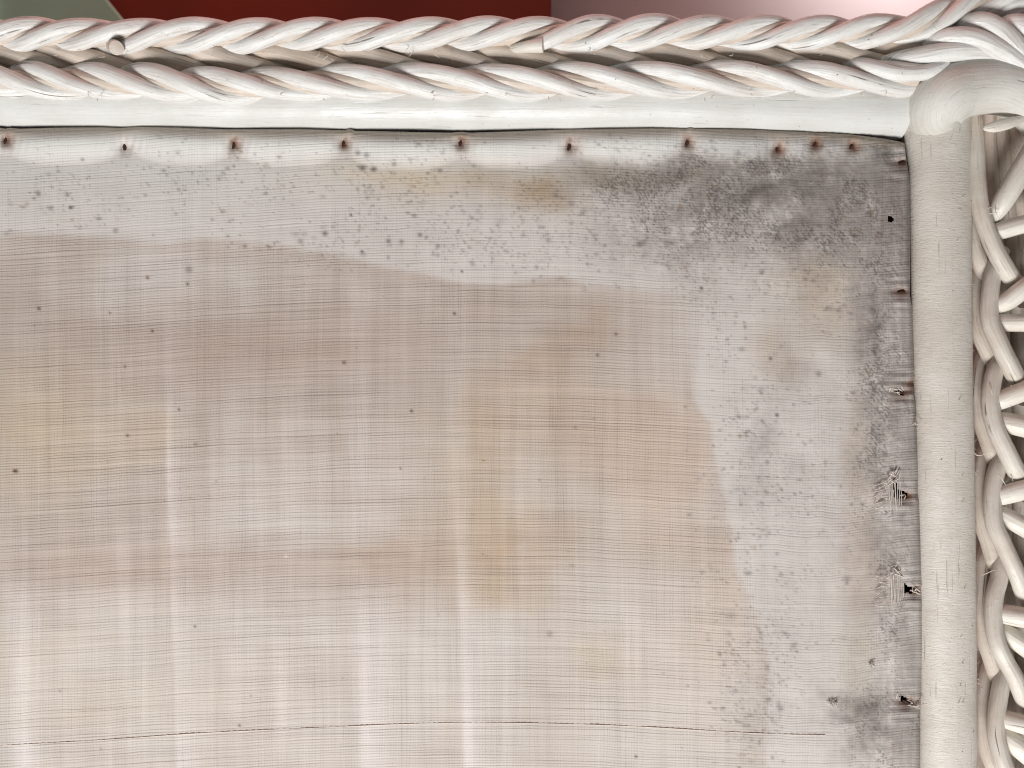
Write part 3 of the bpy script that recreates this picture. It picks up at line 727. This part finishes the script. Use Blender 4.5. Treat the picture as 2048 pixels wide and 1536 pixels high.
# frayed cotton at the tears
def fray(lines, name):
    parts = []
    for i, t in enumerate(lines):
        p_, r_ = traced(t, 2.5)
        parts.append(tube_data(p_, 0.75, sides=5, lump=0.1, seed=200 + i))
    v, f, u = merge(parts)
    o = link(mesh_from(v, f, u), name, M_thread, cloth); o['kind'] = 'stuff'
def rnd(a): return r2.uniform(-a, a)
for (fx, fy, hgt) in ((1752, 955, 62), (1757, 1146, 64)):
    ls = []
    for i in range(9):           # parallel warp threads laid bare
        x = fx + 24 + i * 3.1
        ls.append([(x + rnd(1), fy + rnd(5), 9), (x + rnd(1.4) + 1, fy + hgt / 2, 11 + rnd(1)), (x + rnd(1) + 2, fy + hgt + rnd(5), 9)])
    for i in range(12):          # broken weft curling away
        y = fy + 6 + rnd(3) + i * hgt / 13
        ls.append([(fx + 20 + rnd(5), y, 10), (fx + 9 + rnd(4), y + rnd(5) + 3, 13 + rnd(2)), (fx - 2 + rnd(6), y + 7 + rnd(6), 10)])
    for i in range(7):
        x = fx + 34 + rnd(10); y = fy - 2 + rnd(10)
        ls.append([(x, y, 10), (x + rnd(12), y - 6 + rnd(6), 15), (x + rnd(16), y + 4 + rnd(10), 11)])
    fray(ls, 'frayed_threads')
ls = []
for (x, y) in ((1793, 784), (1785, 778), (1800, 779), (1806, 990), (1834, 1180), (1826, 1178), (1832, 844), (1822, 1408), (1838, 1410), (1800, 1390), (1744, 1331), (1672, 1409), (1665, 1412)):
    for _ in range(3):
        ls.append([(x + rnd(5), y + rnd(4), 6), (x + rnd(8), y + rnd(6), 11), (x + rnd(12), y + rnd(9), 7)])
fray(ls, 'frayed_threads')

# splinters: whiskers of cane lifting off the post and strands
parts = []
for i in range(46):
    y = r2.uniform(290, 1530)
    x = np.interp(y, [265, 700, 1100, 1536], [1938, 1940, 1949, 1951]) + rnd(2.5)
    if r2.uniform() < 0.35: x -= r2.uniform(4, 40)
    ln = r2.uniform(4, 10); an = rnd(0.7)
    z = -14 if x > 1930 else 24
    p_, r_ = traced([(x - 2, y, z - 3), (x + ln * 0.5, y + an * ln * 0.5, z + 3), (x + ln, y + an * ln + rnd(3), z + 5)], 2.5)
    parts.append(tube_data(p_, np.linspace(0.9, 0.3, len(p_)), sides=4, seed=300 + i))
v, f, u = merge(parts)
o = link(mesh_from(v, f, u), 'splinters', M_split, post); o['kind'] = 'stuff'
parts = []
for i, t in enumerate([[(1968, 418, 24), (1976, 416, 30), (1983, 415, 30)], [(1966, 425, 24), (1985, 427, 32), (1998, 424, 32)], [(1978, 438, 24), (1984, 441, 30)], [(1947, 903, -10), (1955, 911, -4), (1969, 909, -4)], [(1944, 947, -10), (1950, 945, -4), (1956, 941, -4)], [(1998, 947, 16), (2004, 958, 24), (2011, 970, 22)], [(1964, 1150, -14), (1975, 1146, 0), (1986, 1141, 6), (2002, 1138, 6)], [(1979, 766, 10), (1982, 778, 20), (1985, 790, 20)], [(2022, 770, 20), (2024, 776, 26)], [(2022, 950, 20), (2026, 962, 24)], [(1953, 1357, -12), (1960, 1360, -6)], [(1952, 1366, -12), (1962, 1368, -6)]]):
    p_, r_ = traced(t, 2.5)
    parts.append(tube_data(p_, np.linspace(1.2, 0.5, len(p_)), sides=5, seed=400 + i))
v, f, u = merge(parts)
o = link(mesh_from(v, f, u), 'splinters', M_split, side); o['kind'] = 'stuff'
parts = []
for i in range(40):      # fibres along the braids
    x = r2.uniform(0, 1800); row = r2.integers(0, 2)
    y = (104 if row == 0 else 190) + rnd(9); z = 62
    p_, r_ = traced([(x, y, z), (x + rnd(6), y + 4 + rnd(3), z + 6), (x + rnd(12), y + 8 + rnd(6), z + 4)], 2.5)
    parts.append(tube_data(p_, np.linspace(0.8, 0.3, len(p_)), sides=4, seed=500 + i))
v, f, u = merge(parts)
o = link(mesh_from(v, f, u), 'splinters', M_split, first); o['kind'] = 'stuff'
